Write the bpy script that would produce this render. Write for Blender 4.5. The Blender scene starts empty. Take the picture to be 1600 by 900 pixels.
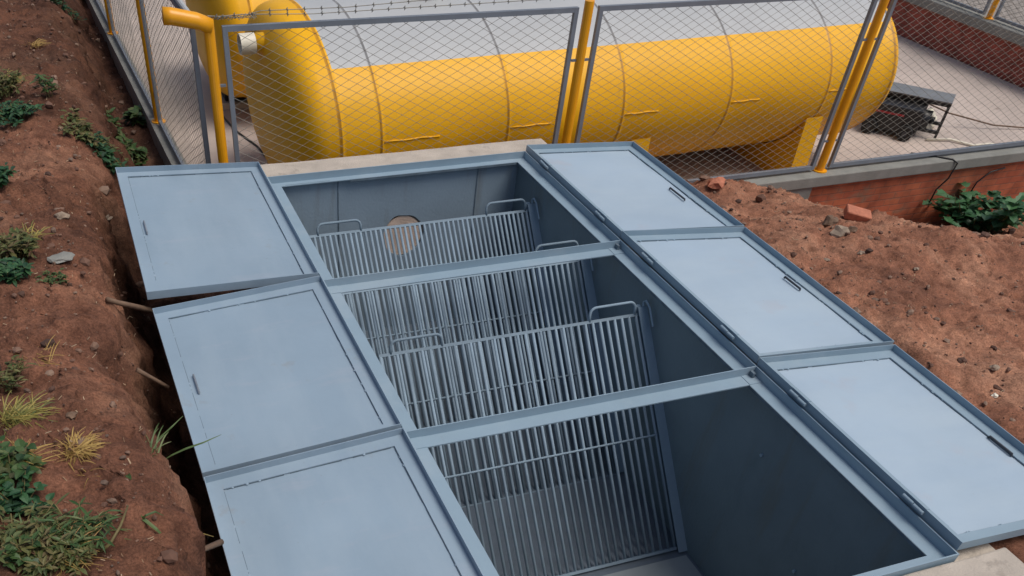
import bpy, bmesh, math, random
import numpy as np
from mathutils import Vector, Matrix, noise as mnoise
R = math.radians
random.seed(7)
SC = bpy.context.scene
COL = SC.collection

# ------------------------------------------------------------------ camera
F_PX = 1335.359
YAW, PIT, ROL = 0.37745, 0.79031, 0.05906
CAM = np.array([-1.41879, -7.24395, 3.11812])
PPX, PPY = 800 - 165.267, 450 + 380.404
_f = np.array([math.sin(YAW)*math.cos(PIT), math.cos(YAW)*math.cos(PIT), -math.sin(PIT)])
_r0 = np.array([math.cos(YAW), -math.sin(YAW), 0.0])
_u0 = np.cross(_r0, _f)
_r = math.cos(ROL)*_r0 + math.sin(ROL)*_u0
_u = -math.sin(ROL)*_r0 + math.cos(ROL)*_u0
cd = bpy.data.cameras.new('camera'); cam = bpy.data.objects.new('camera', cd); COL.objects.link(cam)
cam.matrix_world = Matrix(((_r[0], _u[0], -_f[0], CAM[0]), (_r[1], _u[1], -_f[1], CAM[1]), (_r[2], _u[2], -_f[2], CAM[2]), (0, 0, 0, 1)))
cd.sensor_width = 36; cd.lens = F_PX/1600*36
cd.shift_x = (800-PPX)/1600; cd.shift_y = (PPY-450)/1600
cd.clip_start = .05; cd.clip_end = 500
SC.camera = cam

# ------------------------------------------------------------------ light
SUN_EL, SUN_AZ = 63, 128         # azimuth measured from +Y clockwise towards +X
w = bpy.data.worlds.new("World"); SC.world = w; w.use_nodes = True
nt = w.node_tree; bgn = nt.nodes['Background']
sky = nt.nodes.new('ShaderNodeTexSky'); sky.sky_type = 'NISHITA'; sky.sun_disc = False
sky.sun_elevation = R(SUN_EL); sky.sun_rotation = R(SUN_AZ); sky.air_density = 1.0; sky.dust_density = 3.5; sky.ozone_density = .6
nt.links.new(sky.outputs[0], bgn.inputs['Color']); bgn.inputs['Strength'].default_value = .068
sl = bpy.data.lights.new('sun', 'SUN'); sl.energy = 1.5; sl.angle = R(35); sl.color = (1, .95, .88)
so = bpy.data.objects.new('sun', sl); COL.objects.link(so)
d = Vector((math.sin(R(SUN_AZ))*math.cos(R(SUN_EL)), math.cos(R(SUN_AZ))*math.cos(R(SUN_EL)), math.sin(R(SUN_EL))))
so.rotation_euler = d.to_track_quat('Z', 'Y').to_euler(); so.location = (0, -3, 12)
SC.view_settings.view_transform = 'Standard'; SC.view_settings.look = 'None'
SC.view_settings.exposure = 0.50; SC.view_settings.gamma = 1.0

# ------------------------------------------------------------------ materials
def mat(name, base, rough=.6, var=.12, scale=3.0, metal=0.0, bump=0.0, bscale=60, extra=None, spec=.5, c2=None, detail=6):
    m = bpy.data.materials.new(name); m.use_nodes = True
    n = m.node_tree.nodes; l = m.node_tree.links; b = n['Principled BSDF']
    b.inputs['Roughness'].default_value = rough; b.inputs['Metallic'].default_value = metal
    b.inputs['Specular IOR Level'].default_value = spec
    tc = n.new('ShaderNodeTexCoord')
    nz = n.new('ShaderNodeTexNoise'); nz.inputs['Scale'].default_value = scale; nz.inputs['Detail'].default_value = detail
    nz.inputs['Roughness'].default_value = .6
    l.new(tc.outputs['Object'], nz.inputs['Vector'])
    cr = n.new('ShaderNodeValToRGB'); cr.color_ramp.elements[0].position = .3; cr.color_ramp.elements[1].position = .7
    lo = tuple(max(0, c*(1-var)) for c in base); hi = tuple(min(1, c*(1+var)) for c in base)
    if c2: hi = c2
    cr.color_ramp.elements[0].color = (*lo, 1); cr.color_ramp.elements[1].color = (*hi, 1)
    l.new(nz.outputs['Fac'], cr.inputs['Fac']); l.new(cr.outputs['Color'], b.inputs['Base Color'])
    m['out'] = 'x'
    if bump:
        bz = n.new('ShaderNodeTexNoise'); bz.inputs['Scale'].default_value = bscale; bz.inputs['Detail'].default_value = 5
        l.new(tc.outputs['Object'], bz.inputs['Vector'])
        bp = n.new('ShaderNodeBump'); bp.inputs['Strength'].default_value = min(1, bump); bp.inputs['Distance'].default_value = .01
        l.new(bz.outputs['Fac'], bp.inputs['Height']); l.new(bp.outputs['Normal'], b.inputs['Normal'])
    del m['out']
    return m

def add_spots(m, color, scale, thr, width=.04, stretch=(1, 1, 1), amount=1.0):
    """mix stains / specks of another colour over whatever feeds Base Color"""
    n = m.node_tree.nodes; l = m.node_tree.links; b = n['Principled BSDF']
    src = b.inputs['Base Color'].links[0].from_socket
    tc = n.new('ShaderNodeTexCoord'); mp = n.new('ShaderNodeMapping'); mp.inputs['Scale'].default_value = stretch
    mp.inputs['Location'].default_value = (random.random()*9, random.random()*9, random.random()*9)
    l.new(tc.outputs['Object'], mp.inputs['Vector'])
    nz = n.new('ShaderNodeTexNoise'); nz.inputs['Scale'].default_value = scale; nz.inputs['Detail'].default_value = 7
    nz.inputs['Roughness'].default_value = .62
    l.new(mp.outputs[0], nz.inputs['Vector'])
    cr = n.new('ShaderNodeValToRGB'); cr.color_ramp.elements[0].position = thr; cr.color_ramp.elements[1].position = thr+width
    cr.color_ramp.elements[0].color = (0, 0, 0, 1); cr.color_ramp.elements[1].color = (amount, amount, amount, 1)
    l.new(nz.outputs['Fac'], cr.inputs['Fac'])
    mx = n.new('ShaderNodeMix'); mx.data_type = 'RGBA'
    l.new(cr.outputs['Color'], mx.inputs[0]); l.new(src, mx.inputs[6]); mx.inputs[7].default_value = (*color, 1)
    l.new(mx.outputs[2], b.inputs['Base Color'])
    return m

M = {}
M['paint'] = mat('blue_grey_paint', (.25, .345, .42), .5, .05, 2.2, bump=.12, bscale=220)
add_spots(M['paint'], (.35, .42, .47), 1.7, .52, .12, (1, 1, 1), .4)
add_spots(M['paint'], (.23, .25, .29), 3.5, .66, .06, (4, 1, 1), .22)
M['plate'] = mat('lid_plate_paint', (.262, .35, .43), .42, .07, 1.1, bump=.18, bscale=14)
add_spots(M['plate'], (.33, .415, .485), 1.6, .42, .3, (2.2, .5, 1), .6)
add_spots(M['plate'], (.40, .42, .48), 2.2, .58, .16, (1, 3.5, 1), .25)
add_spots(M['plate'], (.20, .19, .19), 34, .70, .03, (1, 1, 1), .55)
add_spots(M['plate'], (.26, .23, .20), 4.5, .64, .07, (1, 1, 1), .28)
M['plate2'] = mat('whitish_lid_paint_with_sheen', (.365, .465, .56), .4, .06, 1.1, bump=.18, bscale=14)  # whitish patchy coat, lightened further with the sky sheen of a grazing view
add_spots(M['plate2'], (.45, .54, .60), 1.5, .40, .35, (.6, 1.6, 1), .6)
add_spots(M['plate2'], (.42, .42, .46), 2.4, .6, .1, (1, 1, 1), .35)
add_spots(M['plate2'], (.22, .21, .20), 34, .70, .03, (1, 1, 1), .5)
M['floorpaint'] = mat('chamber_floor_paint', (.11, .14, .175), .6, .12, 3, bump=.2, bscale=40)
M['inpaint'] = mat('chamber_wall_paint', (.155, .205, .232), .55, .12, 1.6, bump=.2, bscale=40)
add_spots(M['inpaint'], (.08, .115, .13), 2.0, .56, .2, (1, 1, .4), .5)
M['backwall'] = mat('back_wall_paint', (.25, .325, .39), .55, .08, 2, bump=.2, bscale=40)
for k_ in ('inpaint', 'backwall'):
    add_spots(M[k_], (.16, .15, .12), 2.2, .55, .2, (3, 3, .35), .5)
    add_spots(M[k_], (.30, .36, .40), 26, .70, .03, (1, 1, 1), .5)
M['plate3'] = mat('dusty_floor_plate', (.25, .285, .30), .7, .1, 3)
M['seam'] = mat('seam_line', (.12, .165, .205), .7, .3, 9)
M['dark'] = mat('dark_steel', (.035, .04, .05), .5, .2, 9)
M['barpaint'] = mat('grate_bar_paint', (.22, .295, .36), .65, .12, 5, spec=.2)
def obj_random(m, amt=.25):
    n = m.node_tree.nodes; l = m.node_tree.links; b = n['Principled BSDF']; src = b.inputs['Base Color'].links[0].from_socket
    oi = n.new('ShaderNodeObjectInfo'); mr = n.new('ShaderNodeMapRange'); mr.inputs['To Min'].default_value = 1-amt; mr.inputs['To Max'].default_value = 1+amt
    l.new(oi.outputs['Random'], mr.inputs['Value']); hs = n.new('ShaderNodeHueSaturation'); l.new(src, hs.inputs['Color']); l.new(mr.outputs[0], hs.inputs['Value']); l.new(hs.outputs[0], b.inputs['Base Color'])
obj_random(M['barpaint'], .18)
M['concrete'] = mat('concrete', (.46, .405, .345), .9, .15, 5, bump=.5, bscale=90)
add_spots(M['concrete'], (.30, .26, .22), 7, .58, .08, amount=.6)
M['coping'] = mat('coping_concrete', (.235, .235, .215), .9, .16, 4, bump=.5, bscale=90)
M['yellow'] = mat('yellow_tank_paint', (.86, .443, .008), .45, .05, 1.2, spec=.3, bump=.12, bscale=120)
add_spots(M['yellow'], (.74, .34, .01), 1.5, .5, .25, (.5, 1, 1), .5)
add_spots(M['yellow'], (.45, .26, .07), 5, .62, .12, (2.5, 1, .5), .3)
M['grey'] = mat('light_grey_tank_paint', (.44, .455, .46), .5, .05, 1.4, bump=.1, bscale=120)
add_spots(M['grey'], (.40, .41, .42), 2.5, .56, .12, (.5, 1, 1), .5)
M['rust'] = mat('rusty_weld_line', (.60, .28, .010), .5, .25, 9)
M['greyline'] = mat('dirty_weld_line', (.23, .23, .23), .6, .25, 9)
M['post'] = mat('orange_yellow_post_paint', (.83, .36, .008), .35, .08, 5)
M['frame'] = mat('grey_frame_paint', (.19, .215, .25), .45, .1, 5)
M['wire'] = mat('galvanised_wire', (.20, .19, .165), .5, .1, 8, metal=.2)
M['white'] = mat('white_plastic', (.72, .68, .56), .5, .12, 6)
M['black'] = mat('black_metal', (.012, .012, .014), .4, .3, 6)
M['rubber'] = mat('black_rubber', (.015, .015, .016), .8, .3, 9)
M['red'] = mat('red_paint', (.32, .02, .03), .5, .1, 6)
M['sheet'] = mat('grey_sheet_metal', (.17, .18, .19), .45, .15, 5)
M['wood'] = mat('dead_wood', (.16, .10, .065), .85, .3, 8, bump=.6, bscale=40)
M['slab'] = mat('yard_slab', (.50, .42, .37), .85, .12, .9, bump=.3, bscale=40)
add_spots(M['slab'], (.38, .33, .30), 1.2, .52, .15, amount=.6)
add_spots(M['slab'], (.20, .15, .12), 6, .63, .05, amount=.6)
M['gravel'] = mat('gravel_ground', (.27, .24, .215), .95, .35, 9, bump=.8, bscale=30)

def brick_mat(name, c1, c2, mortar, sx=.24, sy=.085):
    m = bpy.data.materials.new(name); m.use_nodes = True
    n = m.node_tree.nodes; l = m.node_tree.links; b = n['Principled BSDF']; b.inputs['Roughness'].default_value = .85
    tc = n.new('ShaderNodeTexCoord'); sp = n.new('ShaderNodeSeparateXYZ'); l.new(tc.outputs['Object'], sp.inputs[0])
    ad = n.new('ShaderNodeMath'); ad.operation = 'ADD'; l.new(sp.outputs[0], ad.inputs[0]); l.new(sp.outputs[1], ad.inputs[1])
    cb = n.new('ShaderNodeCombineXYZ'); l.new(ad.outputs[0], cb.inputs[0]); l.new(sp.outputs[2], cb.inputs[1])
    bt = n.new('ShaderNodeTexBrick'); bt.inputs['Scale'].default_value = 1; bt.inputs['Brick Width'].default_value = sx; bt.inputs['Row Height'].default_value = sy
    bt.inputs['Mortar Size'].default_value = .007; bt.inputs['Mortar Smooth'].default_value = .3; bt.inputs['Bias'].default_value = 0
    bt.inputs['Color1'].default_value = (*c1, 1); bt.inputs['Color2'].default_value = (*c2, 1); bt.inputs['Mortar'].default_value = (*mortar, 1)
    l.new(cb.outputs[0], bt.inputs['Vector'])
    nz = n.new('ShaderNodeTexNoise'); nz.inputs['Scale'].default_value = 5; nz.inputs['Detail'].default_value = 8; l.new(tc.outputs['Object'], nz.inputs['Vector'])
    mx = n.new('ShaderNodeMix'); mx.data_type = 'RGBA'; mx.blend_type = 'MULTIPLY'; mx.inputs[0].default_value = .75
    cr = n.new('ShaderNodeValToRGB'); cr.color_ramp.elements[0].position = .3; cr.color_ramp.elements[1].position = .62
    cr.color_ramp.elements[0].color = (.5, .45, .42, 1); cr.color_ramp.elements[1].color = (1.1, 1.05, 1, 1)
    l.new(nz.outputs['Fac'], cr.inputs['Fac'])
    l.new(bt.outputs['Color'], mx.inputs[6]); l.new(cr.outputs['Color'], mx.inputs[7]); l.new(mx.outputs[2], b.inputs['Base Color'])
    bp = n.new('ShaderNodeBump'); bp.inputs['Distance'].default_value = .008; bp.inputs['Strength'].default_value = .7; bp.invert = True
    l.new(bt.outputs['Fac'], bp.inputs['Height']); l.new(bp.outputs['Normal'], b.inputs['Normal'])
    return m
M['brick'] = brick_mat('orange_red_brick', (.50, .15, .07), (.42, .11, .055), (.33, .13, .08))
M['brick_dark'] = brick_mat('dark_red_brick', (.36, .09, .065), (.30, .07, .05), (.28, .13, .10))
add_spots(M['brick'], (.22, .15, .10), 2.5, .55, .1, (1, 1, 2), .7)

def dirt_mat():
    m = bpy.data.materials.new('reddish_dirt'); m.use_nodes = True
    n = m.node_tree.nodes; l = m.node_tree.links; b = n['Principled BSDF']
    b.inputs['Roughness'].default_value = .95; b.inputs['Specular IOR Level'].default_value = .2
    tc = n.new('ShaderNodeTexCoord')
    def nz(sc, det=8, ro=.6, st=None):
        t = n.new('ShaderNodeTexNoise'); t.inputs['Scale'].default_value = sc; t.inputs['Detail'].default_value = det; t.inputs['Roughness'].default_value = ro
        if st:
            mp = n.new('ShaderNodeMapping'); mp.inputs['Scale'].default_value = st; l.new(tc.outputs['Object'], mp.inputs[0]); l.new(mp.outputs[0], t.inputs['Vector'])
        else: l.new(tc.outputs['Object'], t.inputs['Vector'])
        return t
    def ramp(src, stops):
        c = n.new('ShaderNodeValToRGB'); e = c.color_ramp.elements
        e[0].position, e[0].color = stops[0][0], (*stops[0][1], 1); e[1].position, e[1].color = stops[-1][0], (*stops[-1][1], 1)
        for p, k in stops[1:-1]:
            x = e.new(p); x.color = (*k, 1)
        l.new(src, c.inputs['Fac']); return c
    big = nz(.9, 9, .62); mid = nz(7, 9, .65); fine = nz(75, 6, .7)
    c1 = ramp(big.outputs['Fac'], [(.33, (.165, .076, .050)), (.5, (.30, .138, .086)), (.66, (.44, .235, .152))])
    c2 = ramp(mid.outputs['Fac'], [(.3, (.45, .42, .42)), (.52, (1, 1, 1)), (.75, (1.45, 1.4, 1.35))])
    mx = n.new('ShaderNodeMix'); mx.data_type = 'RGBA'; mx.blend_type = 'MULTIPLY'; mx.inputs[0].default_value = .9
    l.new(c1.outputs[0], mx.inputs[6]); l.new(c2.outputs[0], mx.inputs[7])
    c3 = ramp(fine.outputs['Fac'], [(.36, (.5, .48, .46)), (.62, (1.25, 1.22, 1.2))])
    m2 = n.new('ShaderNodeMix'); m2.data_type = 'RGBA'; m2.blend_type = 'MULTIPLY'; m2.inputs[0].default_value = .8
    l.new(mx.outputs[2], m2.inputs[6]); l.new(c3.outputs[0], m2.inputs[7])
    # soil darkened over the left bank, more so lower down, plus random patches
    at = n.new('ShaderNodeAttribute'); at.attribute_name = 'soil_dark'; at.attribute_type = 'GEOMETRY'
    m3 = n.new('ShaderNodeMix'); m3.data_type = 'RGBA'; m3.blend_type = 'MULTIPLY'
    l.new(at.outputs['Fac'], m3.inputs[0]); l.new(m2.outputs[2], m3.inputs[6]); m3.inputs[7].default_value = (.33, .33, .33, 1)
    l.new(m3.outputs[2], b.inputs['Base Color'])
    bp = n.new('ShaderNodeBump'); bp.inputs['Distance'].default_value = .035; bp.inputs['Strength'].default_value = .9
    ad = n.new('ShaderNodeMath'); ad.operation = 'MULTIPLY_ADD'; l.new(fine.outputs['Fac'], ad.inputs[0]); ad.inputs[1].default_value = .3; l.new(mid.outputs['Fac'], ad.inputs[2])
    l.new(ad.outputs[0], bp.inputs['Height']); l.new(bp.outputs['Normal'], b.inputs['Normal'])
    return m
M['dirt'] = dirt_mat()

def island_mat(name, cols, rough=.6, trans=0.0):
    m = bpy.data.materials.new(name); m.use_nodes = True
    n = m.node_tree.nodes; l = m.node_tree.links; b = n['Principled BSDF']; b.inputs['Roughness'].default_value = rough
    g = n.new('ShaderNodeNewGeometry'); c = n.new('ShaderNodeValToRGB'); e = c.color_ramp.elements
    e[0].position, e[0].color = 0, (*cols[0], 1); e[1].position, e[1].color = 1, (*cols[-1], 1)
    for i, k in enumerate(cols[1:-1]):
        x = e.new((i+1)/(len(cols)-1)); x.color = (*k, 1)
    l.new(g.outputs['Random Per Island'], c.inputs['Fac']); l.new(c.outputs['Color'], b.inputs['Base Color'])
    if trans:
        tr = n.new('ShaderNodeBsdfTranslucent'); ms = n.new('ShaderNodeMixShader'); ms.inputs[0].default_value = trans
        l.new(c.outputs['Color'], tr.inputs['Color']); o = n['Material Output']
        l.new(b.outputs[0], ms.inputs[1]); l.new(tr.outputs[0], ms.inputs[2]); l.new(ms.outputs[0], o.inputs['Surface'])
    return m
M['leaf'] = island_mat('green_leaf', [(.022, .055, .018), (.045, .10, .025), (.07, .13, .04), (.12, .15, .05), (.05, .05, .02)], .5, .25)
M['leafdark'] = island_mat('deep_green_leaf', [(.014, .045, .022), (.03, .095, .04), (.05, .135, .05), (.02, .05, .02)], .5, .25)
M['leafwall'] = island_mat('wall_plant_leaf', [(.025, .085, .04), (.05, .15, .06), (.08, .21, .08)], .5, .3)
M['leafolive'] = island_mat('olive_leaf', [(.05, .08, .02), (.09, .11, .03), (.16, .15, .05), (.10, .055, .03)], .6, .2)
M['dry'] = island_mat('dry_straw', [(.38, .24, .07), (.48, .33, .10), (.30, .17, .06)], .7, .2)
M['grassg'] = island_mat('green_blade', [(.08, .14, .04), (.13, .19, .07), (.20, .22, .09)], .55, .25)
M['grassy'] = island_mat('yellow_green_blade', [(.16, .18, .04), (.30, .26, .06), (.40, .31, .08), (.10, .14, .04)], .6, .25)
M['pebble'] = island_mat('pebble', [(.06, .032, .023), (.12, .06, .04), (.16, .085, .058), (.26, .17, .12), (.12, .08, .06)], .9)
M['stone'] = mat('pale_stone', (.30, .23, .17), .9, .25, 12, bump=.6, bscale=40)
M['redstone'] = mat('broken_brick', (.46, .17, .10), .9, .2, 14, bump=.6, bscale=50)
M['stem'] = mat('plant_stem', (.16, .13, .05), .7, .25, 20)
M['hatchin'] = mat('pinkish_mortar', (.60, .46, .37), .9, .2, 9, bump=.5, bscale=60)

# ------------------------------------------------------------------ mesh helpers
def obj(name, bm, material, parent=None, smooth=False, loc=None, fix=True):
    me = bpy.data.meshes.new(name)
    if fix: bmesh.ops.recalc_face_normals(bm, faces=bm.faces)
    bm.to_mesh(me); bm.free()
    for mm in (material if isinstance(material, (list, tuple)) else [material]): me.materials.append(mm)
    if smooth:
        for p in me.polygons: p.use_smooth = True
    o = bpy.data.objects.new(name, me); COL.objects.link(o)
    if parent:
        o.parent = parent
    if loc is not None: o.location = loc
    return o
def tag(o, label=None, cat=None, group=None, kind=None):
    if label: o['label'] = label
    if cat: o['category'] = cat
    if group: o['group'] = group
    if kind: o['kind'] = kind
    return o
def thing(name, label, cat, loc=(0, 0, 0), group=None, rz=0):
    o = bpy.data.objects.new(name, None); COL.objects.link(o); o.empty_display_size = .1
    o.location = loc; o.rotation_euler = (0, 0, rz)
    return tag(o, label, cat, group)
def nb(): return bmesh.new()
def box(bm, x0, x1, y0, y1, z0, z1, mi=0, bev=0):
    vs = [bm.verts.new((x, y, z)) for x in (x0, x1) for y in (y0, y1) for z in (z0, z1)]
    fs = []
    for q in ((0, 1, 3, 2), (4, 6, 7, 5), (0, 4, 5, 1), (2, 3, 7, 6), (0, 2, 6, 4), (1, 5, 7, 3)):
        f = bm.faces.new([vs[i] for i in q]); f.material_index = mi; fs.append(f)
    if bev:
        es = list({e for f in fs for e in f.edges})
        bmesh.ops.bevel(bm, geom=es, offset=bev, segments=2, affect='EDGES', profile=.5)
    return vs
def tube(bm, pts, r, n=8, cap=True, r2=None):
    pts = [Vector(p) for p in pts]; rings = []
    L = len(pts); prev = None
    for i, p in enumerate(pts):
        t = (pts[min(i+1, L-1)]-pts[max(i-1, 0)]).normalized()
        if prev is None:
            a = Vector((0, 0, 1)) if abs(t.z) < .9 else Vector((1, 0, 0))
            u = t.cross(a).normalized()
        else:
            u = (prev - t*prev.dot(t)).normalized()
        prev = u; v = t.cross(u)
        rr = r if r2 is None else r+(r2-r)*i/(L-1)
        rings.append([bm.verts.new(p+u*rr*math.cos(2*math.pi*k/n)+v*rr*math.sin(2*math.pi*k/n)) for k in range(n)])
    for A, B in zip(rings, rings[1:]):
        for k in range(n): bm.faces.new((A[k], A[(k+1) % n], B[(k+1) % n], B[k]))
    if cap:
        bm.faces.new(rings[0][::-1]); bm.faces.new(rings[-1])
def bar_sq(bm, p, q, w_, h_, up=(0, 0, 1)):
    p = Vector(p); q = Vector(q); t = (q-p).normalized(); s = t.cross(Vector(up)).normalized(); u = s.cross(t)
    vs = [bm.verts.new(b+s*w_/2*a+u*h_/2*c) for b in (p, q) for a, c in ((-1, -1), (1, -1), (1, 1), (-1, 1))]
    bm.faces.new(vs[0:4][::-1]); bm.faces.new(vs[4:8])
    for k in range(4): bm.faces.new((vs[k], vs[(k+1) % 4], vs[4+(k+1) % 4], vs[4+k]))

# ------------------------------------------------------------------ numpy noise for the ground
rs = np.random.RandomState(3); PERM = rs.rand(256, 256)
def vnoise(x, y):
    xi = np.floor(x).astype(int); yi = np.floor(y).astype(int); fx = x-xi; fy = y-yi
    fx = fx*fx*(3-2*fx); fy = fy*fy*(3-2*fy)
    g = lambda a, b: PERM[a & 255, b & 255]
    return (g(xi, yi)*(1-fx)+g(xi+1, yi)*fx)*(1-fy)+(g(xi, yi+1)*(1-fx)+g(xi+1, yi+1)*fx)*fy-.5
def fbm(x, y, o=4, l=2.03, g=.5):
    s = 0; a = 1
    for i in range(o):
        s = s+a*vnoise(x*l**i+17.3*i, y*l**i+5.1*i); a *= g
    return s
def sst(a, b, x):
    t = np.clip((x-a)/(b-a), 0, 1); return t*t*(3-2*t)
SIDE = lambda y: -.37-.048*(y-.8)                # x of the left fence line
def ground_z(x, y, det=True):
    x = np.asarray(x, float); y = np.asarray(y, float)
    # right of the chamber
    zr = -.13-.12*np.clip(x-3.7, 0, 9)-.25*np.clip(y+1.8, 0, 2.6)-.10*np.clip(x-6.5, 0, 1.0)*sst(-1.2, .3, y)-.25*sst(6.7, 8.0, x)*sst(-1.6, .2, y)-.22*sst(5.6, 6.9, x)*sst(-2.6, -.6, y)
    zr = -1.80+np.log1p(np.exp((zr+1.80)*9))/9
    zr = zr+.10*np.exp(-((x-5.2)**2/.5+(y-.35)**2/.12))-.10*np.exp(-((x-6.5)**2/.12+(y-.55)**2/.06))+.05*np.exp(-((x-6.8)**2/.2+(y+.25)**2/.1))
    # left bank
    b = np.where(y < 0, .02-.105*y, .02-.055*y); b = np.maximum(b, -.45)
    rim = np.where(y < 0, -1.50, -1.50+.25*sst(0, 2, y))+.17*fbm(y*1.1, y*0+3, 3)*1.4
    rim = rim-.14*sst(-3.0, -1.5, -np.abs(y+2.6)*1.0-0)*0
    t = x-rim
    zl = b+.10*np.clip(-t, 0, 3)-(b+1.12)*sst(-.06, .36, t)
    zl = zl-.10*sst(-.25, 0, t)
    mid = sst(-.3, 2.9, x)
    z = np.where(x < -.3, zl, np.where(x > 2.7, zr, zl*(1-mid)+zr*mid))
    front = sst(-5.6, -6.4, y)
    if det:
        z = z+.16*fbm(x*1.1, y*1.1, 3)+.07*fbm(x*5, y*5, 3)+.055*np.abs(fbm(x*13+9, y*13, 3))+.022*fbm(x*40, y*40, 2)
    # keep clear under the lids on the right
    lid = sst(3.72, 3.60, x)*sst(2.6, 2.7, x)*sst(.2, .0, y)*sst(-5.6, -5.4, y)
    z = np.where((x > 2.6), z*(1-lid)+np.minimum(z, -.13)*lid, z)
    # under the left lids
    ll = (x > -1.35) & (x < -.3) & (y < .4)
    z = np.where(ll, np.minimum(z, -.18-.6*sst(-1.35, -1.2, x)), z)
    return z
def gz(x, y): return float(ground_z(np.array([x]), np.array([y]))[0])

def build_ground():
    def seg(*a):
        out = [a[0]]
        for i in range(1, len(a), 2):
            e, st = a[i], a[i+1]; n_ = max(1, int(round((e-out[-1])/st))); s0 = out[-1]
            out += [s0+(e-s0)*k/n_ for k in range(1, n_+1)]
        return np.array(out)
    xs = seg(-60, -20, 8, -6, 1, -3.0, .12, -2.4, .03, -.36, .02, 2.78, .5, 4, .03, 8.5, .03, 12, .06, 20, .8, 60, 8)
    ys = seg(-60, -20, 8, -8, 1, -5.6, .1, -4.8, .03, .75, .025, 1.5, .03, 12, .06, 20, .8, 60, 8)
    X, Y = np.meshgrid(xs, ys); Z = ground_z(X, Y)
    Xd = X+.02*fbm(X*9, Y*9+40, 2); Yd = Y+.02*fbm(X*9+70, Y*9, 2)
    steep = sst(-2.3, -1.7, X)*sst(-.75, -1.0, X)*(Y < 12)
    Xs = steep*(.09*fbm(Y*4+X*2, Z*5, 3)+.07*fbm(Y*13, Z*11+X*6, 3)+.02*fbm(Y*37, Z*30+X*20, 2))
    near = (X > -2.9) & (X < 12) & (Y > -5.5) & (Y < 12)
    Xd = np.where(near & ~((X > -.45) & (X < 2.9)), Xd, X); Yd = np.where(near, Yd, Y)
    Xd = Xd+np.where((Y < .7) & (X > -1.28) & (Z > -.3), 0, Xs)
    nx, ny = len(xs), len(ys)
    cx = (X[:-1, :-1]+X[1:, 1:])/2; cy = (Y[:-1, :-1]+Y[1:, 1:])/2
    hole = (cx > -.33) & (cx < 2.74) & (cy > -5.55) & (cy < .31)
    yard = (cy > .80) & (cx > SIDE(cy)+.0) & (cx < 13.85)
    right = (cx >= 13.85)
    keep = ~(hole | yard | right)
    idx = np.arange(nx*ny).reshape(ny, nx)
    q = np.stack([idx[:-1, :-1], idx[:-1, 1:], idx[1:, 1:], idx[1:, :-1]], -1)[keep]
    me = bpy.data.meshes.new('ground')
    V = np.stack([Xd, Yd, Z], -1).reshape(-1, 3)
    me.from_pydata(V.tolist(), [], q.tolist())
    soil_dark = (sst(-.2, -.9, X)*(.52+.48*sst(-.1, -.7, Z-0)) + .55*sst(1, 3, Y)*sst(0, -.4, X)).clip(0, 1)
    soil_dark = np.clip(soil_dark+.5*fbm(X*1.7, Y*1.7, 3)*(X < 0)+.35*np.clip(fbm(X*.9+4, Y*.9, 3), 0, 1)*(X > 2), 0, 1)
    at = me.attributes.new('soil_dark', 'FLOAT', 'POINT'); at.data.foreach_set('value', soil_dark.reshape(-1).astype(np.float32))
    me.materials.append(M['dirt'])
    me.polygons.foreach_set('use_smooth', [True]*len(me.polygons)); me.update()
    o = bpy.data.objects.new('ground', me); COL.objects.link(o); tag(o, kind='structure')
    bm = bmesh.new(); bm.from_mesh(me)
    bmesh.ops.delete(bm, geom=[v for v in bm.verts if not v.link_faces], context='VERTS'); bm.to_mesh(me); bm.free()
build_ground()

ZF = -1.45          # yard floor
bm = nb(); bx = box(bm, -1.2, 13.7, .8, 40, ZF-.2, ZF)
for v in bm.verts:
    if v.co.x < 0: v.co.x = SIDE(v.co.y)-.0
tag(obj('yard_floor', bm, M['slab']), kind='structure')
bm = nb(); box(bm, 13.82, 60, -20, 60, -2.2, -.86)
tag(obj('gravel_ground', bm, M['gravel']), kind='structure')

# ------------------------------------------------------------------ the screening chamber
W = 2.4; D = 1.8; YF = -5.366; ZB = -1.65
ch = thing('screening_chamber', 'open sunken blue grey steel lined chamber with concrete rim and six opened hinged lids', 'chamber', (W/2, YF/2, ZB))
O = Vector((W/2, YF/2, ZB))
def part(name, bm, m, parent=None, smooth=False):
    """bm in world coordinates -> child of the chamber, origin at the chamber's"""
    for v in bm.verts: v.co -= O
    o = obj(name, bm, m, parent or ch, smooth); return o
XI0, XI1, YI0, YI1 = .055, 2.345, -5.29, -.03      # inner faces of the lining
bm = nb()
# lining walls
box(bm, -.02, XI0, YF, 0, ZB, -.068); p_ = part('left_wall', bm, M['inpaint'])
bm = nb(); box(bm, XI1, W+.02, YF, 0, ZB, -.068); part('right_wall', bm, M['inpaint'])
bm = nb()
box(bm, XI0, XI1, YI0-.05, YI0, ZB, -.068); part('front_wall', bm, M['inpaint'])
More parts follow.
